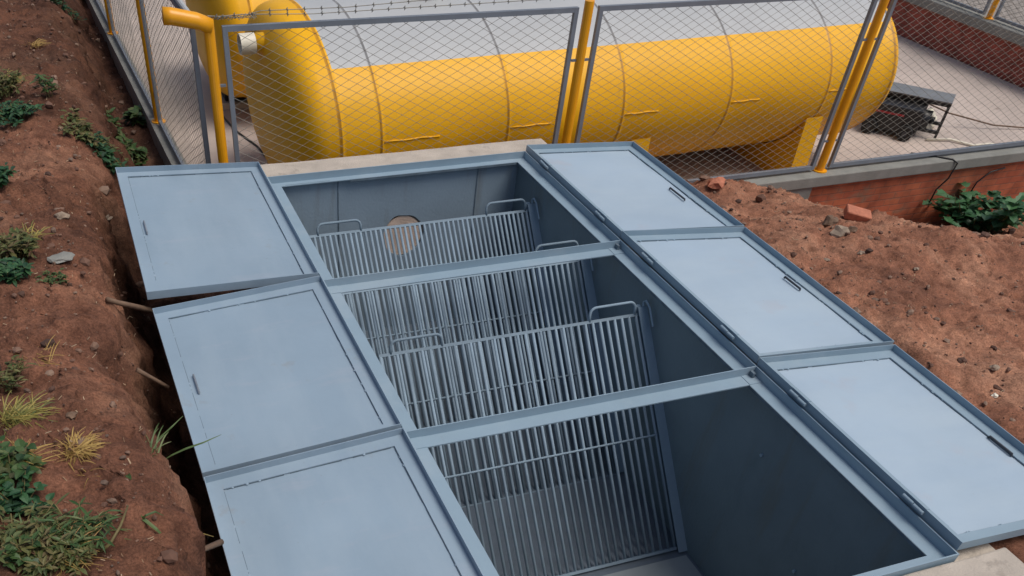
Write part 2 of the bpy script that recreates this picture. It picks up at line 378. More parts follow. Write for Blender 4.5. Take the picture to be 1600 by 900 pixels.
# back wall with a round hole: fan of quads
def wall_with_hole(x0, x1, z0, z1, y, cx, cz, r, th, n=48, jit=.04):
    bm = nb()
    ang = [2*math.pi*k/n for k in range(n)]
    corners = [(x0, z0), (x1, z0), (x1, z1), (x0, z1)]
    def edge(a):
        dx, dz = math.cos(a), math.sin(a); t = 1e9
        if dx > 0: t = min(t, (x1-cx)/dx)
        if dx < 0: t = min(t, (x0-cx)/dx)
        if dz > 0: t = min(t, (z1-cz)/dz)
        if dz < 0: t = min(t, (z0-cz)/dz)
        return (cx+dx*t, cz+dz*t)
    for c in corners: ang.append(math.atan2(c[1]-cz, c[0]-cx) % (2*math.pi))
    ang = sorted(set(ang)); rr = [r*(1+jit*math.sin(3*a+1)+jit*.6*math.sin(7*a)) for a in ang]
    inn = [bm.verts.new((cx+q*math.cos(a), y, cz+q*math.sin(a))) for a, q in zip(ang, rr)]
    out = [bm.verts.new((edge(a)[0], y, edge(a)[1])) for a in ang]
    bk = [bm.verts.new((cx+q*math.cos(a), y+th, cz+q*math.sin(a))) for a, q in zip(ang, rr)]
    N = len(ang)
    for k in range(N):
        j = (k+1) % N
        bm.faces.new((inn[k], out[k], out[j], inn[j])); bm.faces.new((bk[k], inn[k], inn[j], bk[j]))
    return bm
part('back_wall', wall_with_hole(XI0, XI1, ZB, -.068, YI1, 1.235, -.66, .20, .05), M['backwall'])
# vertical seams on the back wall lining
for x in (.60, 1.94):
    bm = nb(); box(bm, x-.004, x+.004, YI1-.006, YI1-.001, ZB, -.075); part('wall_seam', bm, M['seam'])
# pipe socket behind the hole
bm = nb()
tube(bm, [(1.222, -.022, -.668), (1.222, .006, -.668)], .192, 28)
part('pipe_socket', bm, M['hatchin'])
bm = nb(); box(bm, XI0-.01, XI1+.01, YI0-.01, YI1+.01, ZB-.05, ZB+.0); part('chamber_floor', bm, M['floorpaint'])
bm = nb(); box(bm, XI0+.03, XI1-.03, YI0+.02, -3.74, ZB+.002, ZB+.012); part('floor_plate', bm, M['plate3'])
# bolts on the right wall
for (y, z) in ((-4.0, -.42), (-4.62, -.9), (-3.2, -1.1), (-1.1, -.5)):
    bm = nb(); tube(bm, [(XI1-.012, y, z), (XI1, y, z)], .012, 8); part('bolt', bm, M['paint'])
# concrete collar
bm = nb()
CO = (-.36, 2.75, -5.78, .34)
def ring_piece(x0, x1, y0, y1, zt=-.03): box(bm, x0, x1, y0, y1, -1.9, zt, bev=.012)
ring_piece(CO[0], CO[1], .008, CO[3]); ring_piece(CO[0], -.022, YF-.008, .006, -.085); ring_piece(W+.022, CO[1], YF-.008, .006, -.085); ring_piece(CO[0], CO[1], CO[2], YF-.010)
rc = random.Random(4)
bmesh.ops.subdivide_edges(bm, edges=[e for e in bm.edges if e.calc_length() > .6], cuts=14)
for v in bm.verts:
    k = mnoise.noise(v.co*4)*.012; v.co.z += k*.6; v.co.x += mnoise.noise(v.co*6+Vector((9, 0, 0)))*.006; v.co.y += mnoise.noise(v.co*6)*.008
part('concrete_collar', bm, M['concrete'])
# steel rim: angle iron round the opening (upright + flange)
bm = nb(); t = .008
box(bm, -.02, -.02+t, YF, .005, -.066, 0)
box(bm, W+.02-t, W+.02, YF, .005, -.066, 0)
box(bm, -.02+t, W+.02-t, .005-t, .005, -.066, .0)
box(bm, -.02+t, W+.02-t, YF, YF+t, -.066, .0)
box(bm, -.012, .085, YF+t, -.003, -.0672, -.06)
box(bm, W-.085, W+.012, YF+t, -.003, -.0672, -.06)
box(bm, .085, W-.085, -.075, -.003, -.0672, -.06)
box(bm, .085, W-.085, YF+t, YF+.08, -.0672, -.06)
part('rim_frame', bm, M['paint'])
# weld / gap line below the flange on the inside
bm = nb()
box(bm, W-.0885, W-.0855, YF+.09, -.09, -.082, -.0612)
box(bm, .7, W-.1, -.0795, -.0762, -.080, -.0612)
box(bm, .12, .52, -.0615, -.0575, -.0598, -.0585)
part('rim_seam', bm, M['seam'])
# crossbars: T bar, upright at the far side, flange towards the front
for yb in (-D, -2*D+.0):
    bm = nb()
    box(bm, .002-.014, W+.012, yb-.007, yb, -.070, .0)
    box(bm, .085, W-.085, yb-.105, yb-.007, -.0665, -.0585)
    box(bm, -.012+.001, .084, yb-.105, yb-.007, -.0595, -.0555)
    box(bm, W-.084, W+.011, yb-.105, yb-.007, -.0595, -.0555)
    part('crossbar', bm, M['paint'])
for yb in (-D, -2*D):
    bm = nb(); box(bm, W-.03, W-.012, yb-.05, yb-.012, -.055, -.02); part('weld_gusset', bm, M['seam'])

# ------------------------------------------------------------------ lids (open trays seen from their inner side)
def make_lid(hb, hf, ob, of, side, label, slot):
    """corners of the tray's upper rim: hinge-back, hinge-front, outer-back, outer-front"""
    hb, hf, ob, of = map(Vector, (hb, hf, ob, of))
    Wd = ((ob-hb).length+(of-hf).length)/2; Ln = ((hf-hb).length+(of-ob).length)/2
    nrm = (ob-hb).cross(hf-hb).normalized()
    if nrm.z < 0: nrm = -nrm
    def mp(u, v, h):       # u 0..Ln along the hinge from the back, v 0..Wd outwards, h up from the plate
        a, b = u/Ln, v/Wd
        p = hb*(1-a)*(1-b)+hf*a*(1-b)+ob*(1-a)*b+of*a*b
        return p+nrm*(h-RH)
    RH = .052
    def pc(boxes, bevel=0):
        bm = nb()
        for bx_ in boxes: box(bm, *bx_, bev=bevel)
        return bm
    def warp(bm, name, m, parent, sm=False):
        for v in bm.verts: v.co = mp(*v.co)-O
        return obj(name, bm, m, parent, sm)
    bm = nb(); g = .006
    nu, nv = 22, 14
    vs = [[bm.verts.new((g+(Ln-2*g)*i/nu, g+(Wd-2*g)*j/nv, 0)) for j in range(nv+1)] for i in range(nu+1)]
    for i in range(nu):
        for j in range(nv): bm.faces.new((vs[i][j], vs[i+1][j], vs[i+1][j+1], vs[i][j+1]))
    sd = random.random()*50
    for v in bm.verts:
        x, y = v.co.x, v.co.y; e = min(1, min(x, y, Ln-x, Wd-y)/.1)
        v.co.z = e*(.004*mnoise.noise(Vector((x*2+sd, y*2, 0)))+.0015*mnoise.noise(Vector((x*6+sd, y*6, 2))))-.002
    lo = bmesh.ops.extrude_face_region(bm, geom=list(bm.faces))
    for e in lo['geom']:
        if isinstance(e, bmesh.types.BMVert): e.co.z -= .004
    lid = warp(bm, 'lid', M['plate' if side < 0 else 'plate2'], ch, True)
    for p in lid.data.polygons: p.use_smooth = True
    tag(lid, label)
    fl = .085; th = .006
    fr = [(0, Ln, 0, .005, -.006, RH), (0, Ln, Wd-.005, Wd, -.006, RH), (0, .005, .005, Wd-.005, -.006, RH), (Ln-.005, Ln, .005, Wd-.005, -.006, RH),
          (.005, Ln-.005, .005, fl, .003, .003+th), (.005, Ln-.005, Wd-fl, Wd-.005, .003, .003+th), (.005, fl, fl, Wd-fl, .003, .003+th), (Ln-fl, Ln-.005, fl, Wd-fl, .003, .003+th)]
    fb = pc(fr); rr = random.Random(int(Ln*1e5+hb.y*100))
    def tack(x, y):
        n0 = len(fb.verts); bmesh.ops.create_icosphere(fb, subdivisions=1, radius=rr.uniform(.006, .011)); fb.verts.ensure_lookup_table()
        for v in fb.verts[n0:]: v.co = Vector((v.co.x*rr.uniform(1, 1.8)+x, v.co.y+y, v.co.z*.5+.004))
    for k in range(7):
        tack(rr.uniform(.12, Ln-.12), fl); tack(rr.uniform(.12, Ln-.12), Wd-fl)
    for k in range(4):
        tack(fl, rr.uniform(.12, Wd-.12)); tack(Ln-fl, rr.uniform(.12, Wd-.12))
    f = warp(fb, 'edge_frame', M['plate'] if side < 0 else M['paint'], lid)
    # broken dark weld line where the angle iron meets the plate
    r_ = random.Random(int(sd*1000)); sg = []
    def dashes(L, fn):
        p = .02
        while p < L-.1:
            q = min(L-.02, p+r_.uniform(.12, .5)); sg.append(fn(p, q)); p = q+r_.uniform(.015, .07)
    wl = .0022
    dashes(Ln-2*fl, lambda p, q: (fl+p, fl+q, fl+.0005, fl+wl+.001, -.001, .0052))
    dashes(Ln-2*fl, lambda p, q: (fl+p, fl+q, Wd-fl-wl-.001, Wd-fl-.0005, -.001, .0052))
    dashes(Wd-2*fl, lambda p, q: (fl+.0005, fl+wl+.001, fl+p, fl+q, -.001, .0052))
    dashes(Wd-2*fl, lambda p, q: (Ln-fl-wl-.001, Ln-fl-.0005, fl+p, fl+q, -.001, .0052))
    warp(pc(sg), 'weld_seam', M['seam'], lid)
    # handle bar near the outer edge
    u0, u1, v0 = slot
    hbm = nb(); tube(hbm, [(u0, v0, .004), (u0+.002, v0, .016), (u1-.002, v0, .016), (u1, v0, .004)], .008 if side > 0 else .0065, 8)
    warp(hbm, 'handle', M['dark' if side > 0 else 'frame'], lid)
    # hinges
    for hu in ((.34, Ln-.40) if side > 0 else ()):
        hm = nb(); 
        tube(hm, [(hu, -.012, RH-.02), (hu+.075, -.012, RH-.02)], .011, 10)
        tube(hm, [(hu+.08, -.014, RH-.022), (hu+.15, -.014, RH-.022)], .011, 10)
        box(hm, hu, hu+.15, -.004, .02, RH+.001, RH+.005)
        warp(hm, 'hinge', M['paint'], lid)
    return lid
make_lid((-.035, .25, .035), (-.035, -1.755, .035), (-1.232, .335, .065), (-1.243, -1.765, .065), -1, 'left lid at the tank end, its outer edge resting slightly higher than the next', (.93, 1.13, 1.09))
make_lid((-.030, -1.79, .032), (-.030, -3.565, .032), (-1.229, -1.873, .0), (-1.196, -3.63, .0), -1, 'middle lid on the bank side', (.80, .99, 1.06))
make_lid((-.030, -3.60, .032), (-.030, -5.36, .032), (-1.194, -3.665, .0), (-1.185, -5.40, .0), -1, 'left lid nearest the viewer', (.86, 1.05, 1.09))
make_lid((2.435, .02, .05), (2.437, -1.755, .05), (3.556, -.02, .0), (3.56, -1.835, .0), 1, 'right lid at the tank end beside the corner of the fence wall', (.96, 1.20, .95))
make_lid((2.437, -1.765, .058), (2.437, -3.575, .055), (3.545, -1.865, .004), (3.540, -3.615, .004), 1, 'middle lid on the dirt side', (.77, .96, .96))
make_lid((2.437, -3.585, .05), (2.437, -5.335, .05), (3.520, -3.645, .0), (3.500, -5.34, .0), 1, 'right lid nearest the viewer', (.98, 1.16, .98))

# ------------------------------------------------------------------ the three bar screens
SL = Vector((0, -1.24, -1.37)); SLn = SL.normalized()
def screen(y, ztop, nbars, label, rod_t, hh=.105):
    top = Vector((0, y, ztop)); x0, x1 = .20, 2.265
    base = top+SL*.985
    th = thing('bar_screen', label, 'bar screen', (W/2, base.y, ZB+.01), 'inclined bar screens standing in the chamber')
    o = Vector((W/2, base.y, ZB+.01))
    def P(name, bm, m=M['barpaint'], sm=False):
        for v in bm.verts: v.co -= o
        return obj(name, bm, m, th, sm)
    up = Vector((0, -SLn.z, SLn.y))  # normal of the screen plane
    bm = nb(); bar_sq(bm, top+Vector((x0, 0, 0)), top+Vector((x1+.04, 0, 0)), .022, .018, up); P('top_rail', bm)
    bm = nb(); bar_sq(bm, base+Vector((x0, 0, 0)), base+Vector((x1, 0, 0)), .022, .03, up); P('bottom_rail', bm)
    bm = nb(); c = top+SL*rod_t-up*.012; tube(bm, [c+Vector((x0+.02, 0, 0)), c+Vector((x1-.02, 0, 0))], .008, 8); P('cross_rod', bm)
    for k in range(nbars):
        x = x0+.012+(x1-x0-.02)*k/(nbars-1)
        bm = nb(); jx = random.uniform(-.006, .006)
        tube(bm, [top+Vector((x, 0, 0))+SLn*.008, base+Vector((x+jx, 0, 0))-SLn*.01], .0118, 8)
        P('bar', bm, sm=True)
    for hx in (.29, 1.86):
        w_ = .385; h = hh if hx > 1 else .095; u = -SLn*.55+Vector((0, 0, 1))*.45; u = Vector((0, .25, 1)).normalized()
        b0 = top+Vector((hx, 0, 0)); pts = [b0]
        r_ = .05
        for a in range(0, 91, 18): pts.append(b0+Vector((r_-r_*math.cos(R(a)), 0, 0))+u*(h-r_+r_*math.sin(R(a))))
        for a in range(90, -1, -18): pts.append(b0+Vector((w_-r_+r_*math.cos(R(a)), 0, 0))+u*(h-r_+r_*math.sin(R(a))))
        pts.append(b0+Vector((w_, 0, 0)))
        bm = nb(); tube(bm, pts, .0105, 8); P('handle', bm, sm=True)
screen(-.48, -.34, 46, 'finest bar screen, farthest back, in front of the round pipe hole', .5)
screen(-1.50, -.31, 40, 'middle bar screen, its top rail tucked under the far crossbar', .5, .165)
screen(-2.44, -.275, 34, 'nearest and coarsest bar screen with both loop handles in the middle opening', .5)
# guide rails fixed to the side walls
for y, zt in ((-.48, -.34), (-1.50, -.31), (-2.44, -.275)):
    for sx in (0, 1):
        top = Vector((0, y, zt))-SLn*.05; bot = top+SL*((ZB-top.z)/SL.z)
        xa, xb = ((XI0, XI0+.075) if sx == 0 else (XI1-.078, XI1))
        up = Vector((0, -SLn.z, SLn.y))
        for k, (dy, nme) in enumerate(((.030, 'guide_rail'),)):
            bm = nb()
            for off in (.032, -.032):
                bar_sq(bm, Vector(((xa+xb)/2, top.y, top.z))+up*off, Vector(((xa+xb)/2, bot.y, bot.z))+up*off, xb-xa, .006, up)
            xw = xb-.003 if sx else xa+.003
            bar_sq(bm, Vector((xw, top.y, top.z)), Vector((xw, bot.y, bot.z)), .006, .06, up)
            # bent rod and lug at the top
            if sx:
                c = Vector((xb-.035, top.y, top.z))
                tube(bm, [c-up*.04, c-up*.05-SLn*.03, c-up*.09-SLn*.03, c-up*.12+SLn*.03, c-up*.12+SLn*.17], .008, 6)
                box(bm, xa-.012, xa+.03, top.y-.02, top.y+.01, top.z-.01, top.z+.025)
            part(nme, bm, M['inpaint'] if 0 else M['paint'])

# ------------------------------------------------------------------ yellow tanks
TY, TZ, TP, TR, TPHI, TK = 2.619, -.347, .049, 1.41, 137.5, .676
RINGS = [.948, 1.38, 2.828, 4.271, 5.737, 7.203, 8.208]
def tank(name, label, off, rings, caps, stub):
    """lying tank of oval section"""
    org = Vector((-math.sin(TP)*off, TY+math.cos(TP)*off, TZ))
    T = thing(name, label, 'tank', (org.x, org.y, ZF), 'yellow oval storage tanks in the yard')
    T.rotation_euler = (0, 0, TP)
    dz = TZ-ZF
    bm = nb(); prof = []
    H = .43
    L0, L1 = rings[0], rings[-1]
    for k in range(0, 15):
        a = k/14*math.pi/2; prof.append((L0-.02-H*max(0, math.cos(a))**.62, max(.002, math.sin(a))**.62))
    s = L0+.0
    body = []
    def addring(p):
        body.extend([(p-.045, 1), (p-.022, 1), (p-.009, 1.005), (p, 1.007), (p+.009, 1.005), (p+.022, 1), (p+.045, 1)])
    for r_ in rings[1:-1]: addring(r_)
    prof[-1] = (L0-.03, 1); prof += [(L0-.008, 1.004), (L0, 1.010), (L0+.010, 1.006), (L0+.022, 1), (L0+.05, 1)]
    last = prof[-1][0]
    for p, q in body:
        if p-last > .3:
            for k in range(1, 6): prof.append((last+(p-last)*k/6, 1))
        prof.append((p, q)); last = p
    for k in range(1, 6): prof.append((last+(L1-.022-last)*k/6, 1))
    prof += [(L1-.022, 1), (L1-.008, 1.008), (L1, 1.010), (L1+.012, 1.006)]
    for k in range(14, -1, -1):
        a = k/14*math.pi/2; prof.append((L1+.02+H*.62*math.cos(a), max(.002, math.sin(a))**.8))
    N = 144; ringsv = []
    for x, q in prof:
        rg = []
        for k in range(N):
            a = 2*math.pi*(k+.0)/N
            dent = 1+.0018*mnoise.noise(Vector((x*1.5, math.cos(a)*2, math.sin(a)*2+off)))
            rg.append(bm.verts.new((x, TR*q*dent*math.cos(a), dz+TR*TK*q*dent*math.sin(a))))
        ringsv.append(rg)
    for i, (A, B) in enumerate(zip(ringsv, ringsv[1:])):
        xm = (prof[i][0]+prof[i+1][0])/2
        for k in range(N):
            f = bm.faces.new((A[k], A[(k+1) % N], B[(k+1) % N], B[k]))
            am = 360*(k+.5)/N
            f.material_index = 1 if (rings[0]+.02 < xm < rings[-1]-.0 and 180-TPHI < am < TPHI) else 0
            if any(-.022 < xm-q < -.0 for q in rings[:-1]) or abs(xm-rings[-1]+.004) < .012: f.material_index = 3 if (f.material_index == 1) else 2
    bm.faces.new(ringsv[0][::-1]); bm.faces.new(ringsv[-1])
    sh = obj('shell', bm, [M['yellow'], M['grey'], M['rust'], M['greyline']], T, True)
    # longitudinal weld beads
    for i, (s, ln) in enumerate(zip(rings[1:-1], (.62, .5, .45, .42, .4))):
        a = R(178.0); bm = nb()
        tube(bm, [(s+.02+ln*k/6, TR*1.001*math.cos(a), dz+TR*TK*math.sin(a)+.004*math.sin(k*2)) for k in range(7)], .009, 6)
        obj('weld_bead', bm, M['yellow'], sh, True)
    # saddles
    for s in (rings[0]+.75, rings[3]+.36, rings[-1]-1.0):
        bm = nb(); hw = .13; n = 20; vs = []
        outer = []
        for k in range(n+1):
            a = math.pi+math.pi*k/n
            y = TR*.93*math.cos(a)*1.0; z = dz+TR*TK*math.sin(a)*1.0
            yy = TR*1.012*math.cos(R(197)+R(146)*k/n); zz = dz+TR*TK*1.012*math.sin(R(197)+R(146)*k/n)
            vs.append((yy, zz))
        for x in (s-hw, s+hw):
            pass
        A = [[bm.verts.new((x, y, z)) for y, z in vs] for x in (s-hw, s+hw)]
        Bv = [[bm.verts.new((x, y*1.03, 0)) for y, z in vs] for x in (s-hw, s+hw)]
        for k in range(n):
            bm.faces.new((A[0][k], A[0][k+1], Bv[0][k+1], Bv[0][k])); bm.faces.new((A[1][k], Bv[1][k], Bv[1][k+1], A[1][k+1]))
            bm.faces.new((A[0][k], A[1][k], A[1][k+1], A[0][k+1])); bm.faces.new((Bv[0][k], Bv[0][k+1], Bv[1][k+1], Bv[1][k]))
        for k in (0, n):
            bm.faces.new((A[0][k], A[1][k], Bv[1][k], Bv[0][k]))
        obj('saddle', bm, M['yellow'], T)
    if stub:
        # overflow pipe on the end cap
        bm = nb(); yy, zz = -.02, dz+.63
        tube(bm, [(.45, yy, zz), (rings[0]-.05, yy, zz)], .095, 20); obj('overflow_pipe', bm, M['yellow'], T, True)
        bm = nb()
        for r0, r1, x0, x1 in ((.099, .099, .30, .46),):
            tube(bm, [(x0, yy, zz), (x1, yy, zz)], r0, 20, cap=False); tube(bm, [(x0, yy, zz), (x1, yy, zz)], .082, 20, cap=False)
            n = 20
            A = [bm.verts.new((x0, yy+.099*math.cos(2*math.pi*k/n), zz+.099*math.sin(2*math.pi*k/n))) for k in range(n)]
            Bq = [bm.verts.new((x0, yy+.082*math.cos(2*math.pi*k/n), zz+.082*math.sin(2*math.pi*k/n))) for k in range(n)]
            for k in range(n): bm.faces.new((A[k], A[(k+1) % n], Bq[(k+1) % n], Bq[k]))
        obj('pipe_end', bm, M['white'], T, True)
    # manway on top
    bm = nb(); tube(bm, [(2.45, .12, dz+TR*TK-.06), (2.45, .12, dz+TR*TK+.16)], .24, 28)
    tube(bm, [(2.45, .12, dz+TR*TK+.161), (2.45, .12, dz+TR*TK+.19)], .29, 28)
    obj('manway', bm, M['grey'], T)
    return T
tank('storage_tank', 'front yellow tank with grey painted top and open pipe at its left end', 0, RINGS, 1, True)
tank('storage_tank', 'rear yellow tank showing only its end at the top left behind the front tank', 3.42, [x+.02 for x in RINGS], 1, False)
# black block added as the shadow under the rear tank
b_ = nb(); box(b_, .62, 1.35, 6.05, 6.75, ZF, ZF+.22, bev=.02); tag(obj('shadow_block', b_, M['black']), 'low black block standing in for the shadow under the end of the rear tank', 'block')

# ------------------------------------------------------------------ perimeter wall and fence
ZW = -.93
def wall_box(name, label, pts, cat='wall'): pass
FW = thing('front_wall', 'low orange red brick wall with grey concrete coping along the front of the tank yard', 'wall', (6.8, .8, ZF))
FW.name = 'brick_wall'
oW = Vector((6.8, .8, ZF))
def wp(name, bm, m, par, o, sm=False):
    for v in bm.verts: v.co -= o
    return obj(name, bm, m, par, sm)
bm = nb(); box(bm, -.30, 13.72, .70, .92, -3.0, ZW-.13); wp('brickwork', bm, M['brick'], FW, oW)
bm = nb(); box(bm, -.46, 13.6, .645, .965, ZW-.13, ZW, bev=.012); wp('coping', bm, M['coping'], FW, oW)
bm = nb(); box(bm, 6.22, 6.70, .672, .95, -2.0, ZW-.132, bev=.01); wp('pier', bm, M['coping'], FW, oW)
SWl = thing('brick_wall', 'low dark wall with thin coping running along the left side of the yard below the bank', 'wall', (SIDE(6), 6, ZF)); oL = Vector((SIDE(6), 6, ZF))
def along(y, dx): return SIDE(y)+dx
def side_box(x0, x1, y0, y1, z0, z1):
    bm = nb(); box(bm, x0, x1, y0, y1, z0, z1)
    for v in bm.verts: v.co.x += SIDE(v.co.y)
    return bm
wp('brickwork', side_box(-.09, .06, .97, 22, -2, ZW-.10), M['coping'], SWl, oL)
wp('coping', side_box(-.10, .07, .97, 22, ZW-.10, ZW), M['coping'], SWl, oL)
RW = thing('brick_wall', 'dark red brick wall with grey coping closing the right side of the yard', 'wall', (13.8, 8, ZF)); oR = Vector((13.8, 8, ZF))
bm = nb(); box(bm, 13.72, 13.9, .93, 30, -2, -.90); wp('brickwork', bm, M['brick_dark'], RW, oR)
bm = nb(); box(bm, 13.62, 14.0, .93, 30, -.90, -.75, bev=.012); wp('coping', bm, M['coping'], RW, oR)

def mesh_wires(bm, length, z0, z1, dx=.152, dz=.078, r=.0018, jit=0.0):
    """chain link in the local x-z plane"""
    H = z1-z0; k = dz/dx
    def seg(x0, zz0, x1, zz1, yo):
        p = Vector((x0, yo, zz0)); q = Vector((x1, yo, zz1)); t = (q-p)
        if t.length < .01: return
        L_ = t.length; t.normalize(); s = Vector((0, 1, 0)); u = s.cross(t); ns = max(1, int(L_/.32)); prev = None
        for k_ in range(ns+1):
            b = p.lerp(q, k_/ns); e_ = min(1, min(b.x, length-b.x, b.z-z0, z1-b.z)/.25) if length > .5 else 0
            e_ = max(0, e_); b = b+Vector((.008*mnoise.noise(Vector((b.x*2.5, 3, b.z*2.5))), .03*mnoise.noise(Vector((b.x*1.3, 9, b.z*1.3))), .010*mnoise.noise(Vector((b.x*2, 5, b.z*2)))))*e_
            rg = [bm.verts.new(b+s*r*a+u*r*c) for a, c in ((-1, 0), (0, -1), (1, 0), (0, 1))]
            if prev:
                for i in range(4): bm.faces.new((prev[i], prev[(i+1) % 4], rg[(i+1) % 4], rg[i]))
            prev = rg
    n = int((length+H/k)/dx)+2
    for i in range(-n, n+1):
        for sg in (1, -1):
            # line z = z0 + sg*k*(x - i*dx)
            c = i*dx
            xa, xb = 0, length
            # clip to z range
            if sg > 0:
                xa = max(xa, c); xb = min(xb, c+H/k)
                if xb > xa: seg(xa, z0+k*(xa-c), xb, z0+k*(xb-c), .0025)
            else:
                xa = max(xa, c-H/k); xb = min(xb, c)
                if xb > xa: seg(xa, z0-k*(xa-c), xb, z0-k*(xb-c), -.0025)
def fence(name, label, p0, p1, posts, ztop, arms=False, gap=.11, dx=.152, dz=.078, wire_r=.0018, proud=0.0):
    """posts: list of distances from p0 along the run"""
    p0 = Vector(p0); p1 = Vector(p1); dr = (p1-p0); dr.z = 0; Ln = dr.length; a = math.atan2(dr.y, dr.x)
    T = thing(name, label, 'fence', p0); T.rotation_euler = (0, 0, a)
    H = ztop-p0.z
    for s in posts:
        if s == .02: continue
        bm = nb(); tube(bm, [(s, 0, .0), (s, 0, H+.03)], .046, 16)
        tube(bm, [(s, 0, .0), (s, 0, .012)], .085, 16)
        po = obj('post', bm, M['post'], T, False)
        for z in (.35, 1.42):
            for sd in (-1, 1):
                if (s == posts[0] and sd < 0): continue
                bm = nb(); bar_sq(bm, (s+sd*.04, 0, z), (s+sd*(gap-.015), 0, z), .02, .02); obj('bracket', bm, M['frame'], po)
    for s0, s1 in zip(posts, posts[1:]):
        x0, x1, z0, z1, w_ = s0+gap, s1-gap, .03, H-.02, .042
        bm = nb()
        box(bm, x0, x0+w_, -w_/2, w_/2, z0, z1); box(bm, x1-w_, x1, -w_/2, w_/2, z0, z1)
        box(bm, x0+w_, x1-w_, -w_/2+.001, w_/2-.001, z0, z0+w_); box(bm, x0+w_, x1-w_, -w_/2+.001, w_/2-.001, z1-w_, z1)
        pf = obj('panel_frame', bm, M['frame'], T)
        bm = nb(); mesh_wires(bm, x1-x0-2*w_+.01, z0+w_-.005, z1-w_+.005, dx, dz, wire_r)
        for v in bm.verts: v.co.x += x0+w_-.005
        obj('chain_link_mesh', bm, M['wire'], pf)
    return T
FF = fence('chain_link_fence', 'front chain link fence of grey framed panels on orange yellow posts between tank and chamber', (-.26, .8, ZW), (13.9, .8, ZW), [0, 3.56, 7.09, 10.6], .97)
# corner post arm and barbed wire
bm = nb()
H = .97-ZW
tube(bm, [(.02, 0, H-.02), (-.10, -.01, H+.03), (-.30, -.02, H+.075), (-.36, -.02, H+.08)], .062, 14, r2=.066)
obj('corner_arm', bm, M['post'], FF, True)
def barbed(bm, pts, r=.0035):
    tube(bm, pts, r, 5)
    for p, q in zip(pts, pts[1:]):
        p = Vector(p); q = Vector(q); n_ = max(1, int((q-p).length/.14))
        for k in range(n_):
            c = p.lerp(q, (k+.5)/n_); t = (q-p).normalized()
            for a in (0, 2.1, 4.2):
                u = Vector((0, math.cos(a), math.sin(a)))
                tube(bm, [c-u*.018+t*.006, c+u*.018-t*.006], .0028, 4)
bm = nb()
barbed(bm, [(.0, 0, H+.06), (.25, .0, H+.035), (.45, .01, H+.075), (1.2, .01, H+.07), (2.0, 0, H+.10), (3.5, 0, H+.12)])
barbed(bm, [(.0, 0, H+.05), (.3, .01, H+.055), (.9, .0, H+.035), (1.8, .0, H+.045), (3.5, 0, H+.06)])
barbed(bm, [(3.5, 0, H+.10), (7, 0, H+.11), (10.6, 0, H+.10)])
for k in range(3):
    tube(bm, [(.02+.03*i, .02*math.sin(i*2+k), H+.04+.018*math.cos(i*2.3+k*2)) for i in range(14)], .003, 5)
obj('barbed_wire', bm, M['wire'], FF)
SF = fence('chain_link_fence', 'left side chain link fence running away along the foot of the dirt bank', (SIDE(.8)+.0, .8, ZW), (SIDE(22), 22, ZW), [0.02, 3.25, 6.9, 10.4, 13.9, 17.4], .97, dx=.152, dz=.078, wire_r=.0024)
RF = fence('chain_link_fence', 'far right chain link fence standing on the dark red brick wall', (13.8, .95, -.75), (13.8, 22, -.75), [.1, 4.25, 7.8, 11.3, 14.8], .97, wire_r=.0028)
# wooden/steel top rail of the side fence seen white
bm = nb(); tube(bm, [(0.02, .0, H+.02), (21, .0, H+.02)], .026, 10); obj('top_rail', bm, M['grey'], SF)

# ------------------------------------------------------------------ small structures in the yard
def cart():
    T = thing('generator_cart', 'boxy black wheeled trolley under a small grey top sheet right of the front tank', 'trolley', (10.2, 2.88, ZF), rz=R(-50))
    L, Dp, Hh = 1.05, .46, .50
    bm = nb(); box(bm, -L/2, L/2, -Dp/2, Dp/2, Hh, Hh+.015)
    obj('top_sheet', bm, M['sheet'], T)
    bm = nb()
    for y in (-Dp/2+.02, Dp/2-.02):
        bar_sq(bm, (-L/2, y, Hh-.025), (L/2, y, Hh-.025), .04, .045); bar_sq(bm, (-L/2, y, .10), (L/2, y, .10), .04, .04)
    for x in (-L/2+.02, L/2-.02):
        bar_sq(bm, (x, -Dp/2+.04, Hh-.025), (x, Dp/2-.04, Hh-.025), .04, .045)
    for x in (-L/2+.02, L/2-.02):
        for y in (-Dp/2+.02, Dp/2-.02): bar_sq(bm, (x, y, .0), (x, y, Hh-.05), .035, .035, (1, 0, 0))
    obj('frame', bm, M['black'], T)
    bm = nb(); box(bm, -.50, .24, -.52, .20, .07, .42, bev=.025); bo = obj('engine_box', bm, M['black'], T)
    bm = nb(); box(bm, -.46, .0, -.526, -.521, .30, .325); obj('stripe', bm, M['red'], bo)
    bm = nb(); tube(bm, [(.14, -.2, .24), (.34, -.2, .24)], .12, 20); tube(bm, [(.34, -.2, .24), (.40, -.2, .24)], .05, 12); obj('motor', bm, M['black'], T, True)
    for x in (-.40, .10):
        for y in (-.56,):
            bm = nb(); tube(bm, [(x, y-.035, .10), (x, y+.035, .10)], .10, 24); wh = obj('wheel', bm, M['rubber'], T)
            bm = nb(); tube(bm, [(x, y-.04, .10), (x, y+.04, .10)], .035, 14); obj('rim', bm, M['dark'], wh)
cart()
def blob(name, label, cat, loc, sx, sy, sz, m, seed=0, sub=3, rough=.25, rz=0, group=None):
    bm = nb(); bmesh.ops.create_icosphere(bm, subdivisions=sub, radius=1)
    for v in bm.verts:
        p = v.co.copy(); k = 1+rough*mnoise.noise(p*1.6+Vector((seed, 0, 0)))+rough*.5*mnoise.noise(p*4+Vector((0, seed, 0)))
        v.co = Vector((p.x*sx*k, p.y*sy*k, max(-.35*sz, p.z*sz*k)))
    o = obj(name, bm, m, None, sub > 2, loc); o.rotation_euler = (0, 0, rz)
    return tag(o, label, cat, group)
blob('sack', 'crumpled white sack on the yard floor beside the black trolley', 'sack', (10.62, 2.85, ZF+.06), .16, .13, .16, M['white'], 3, 3, .5)
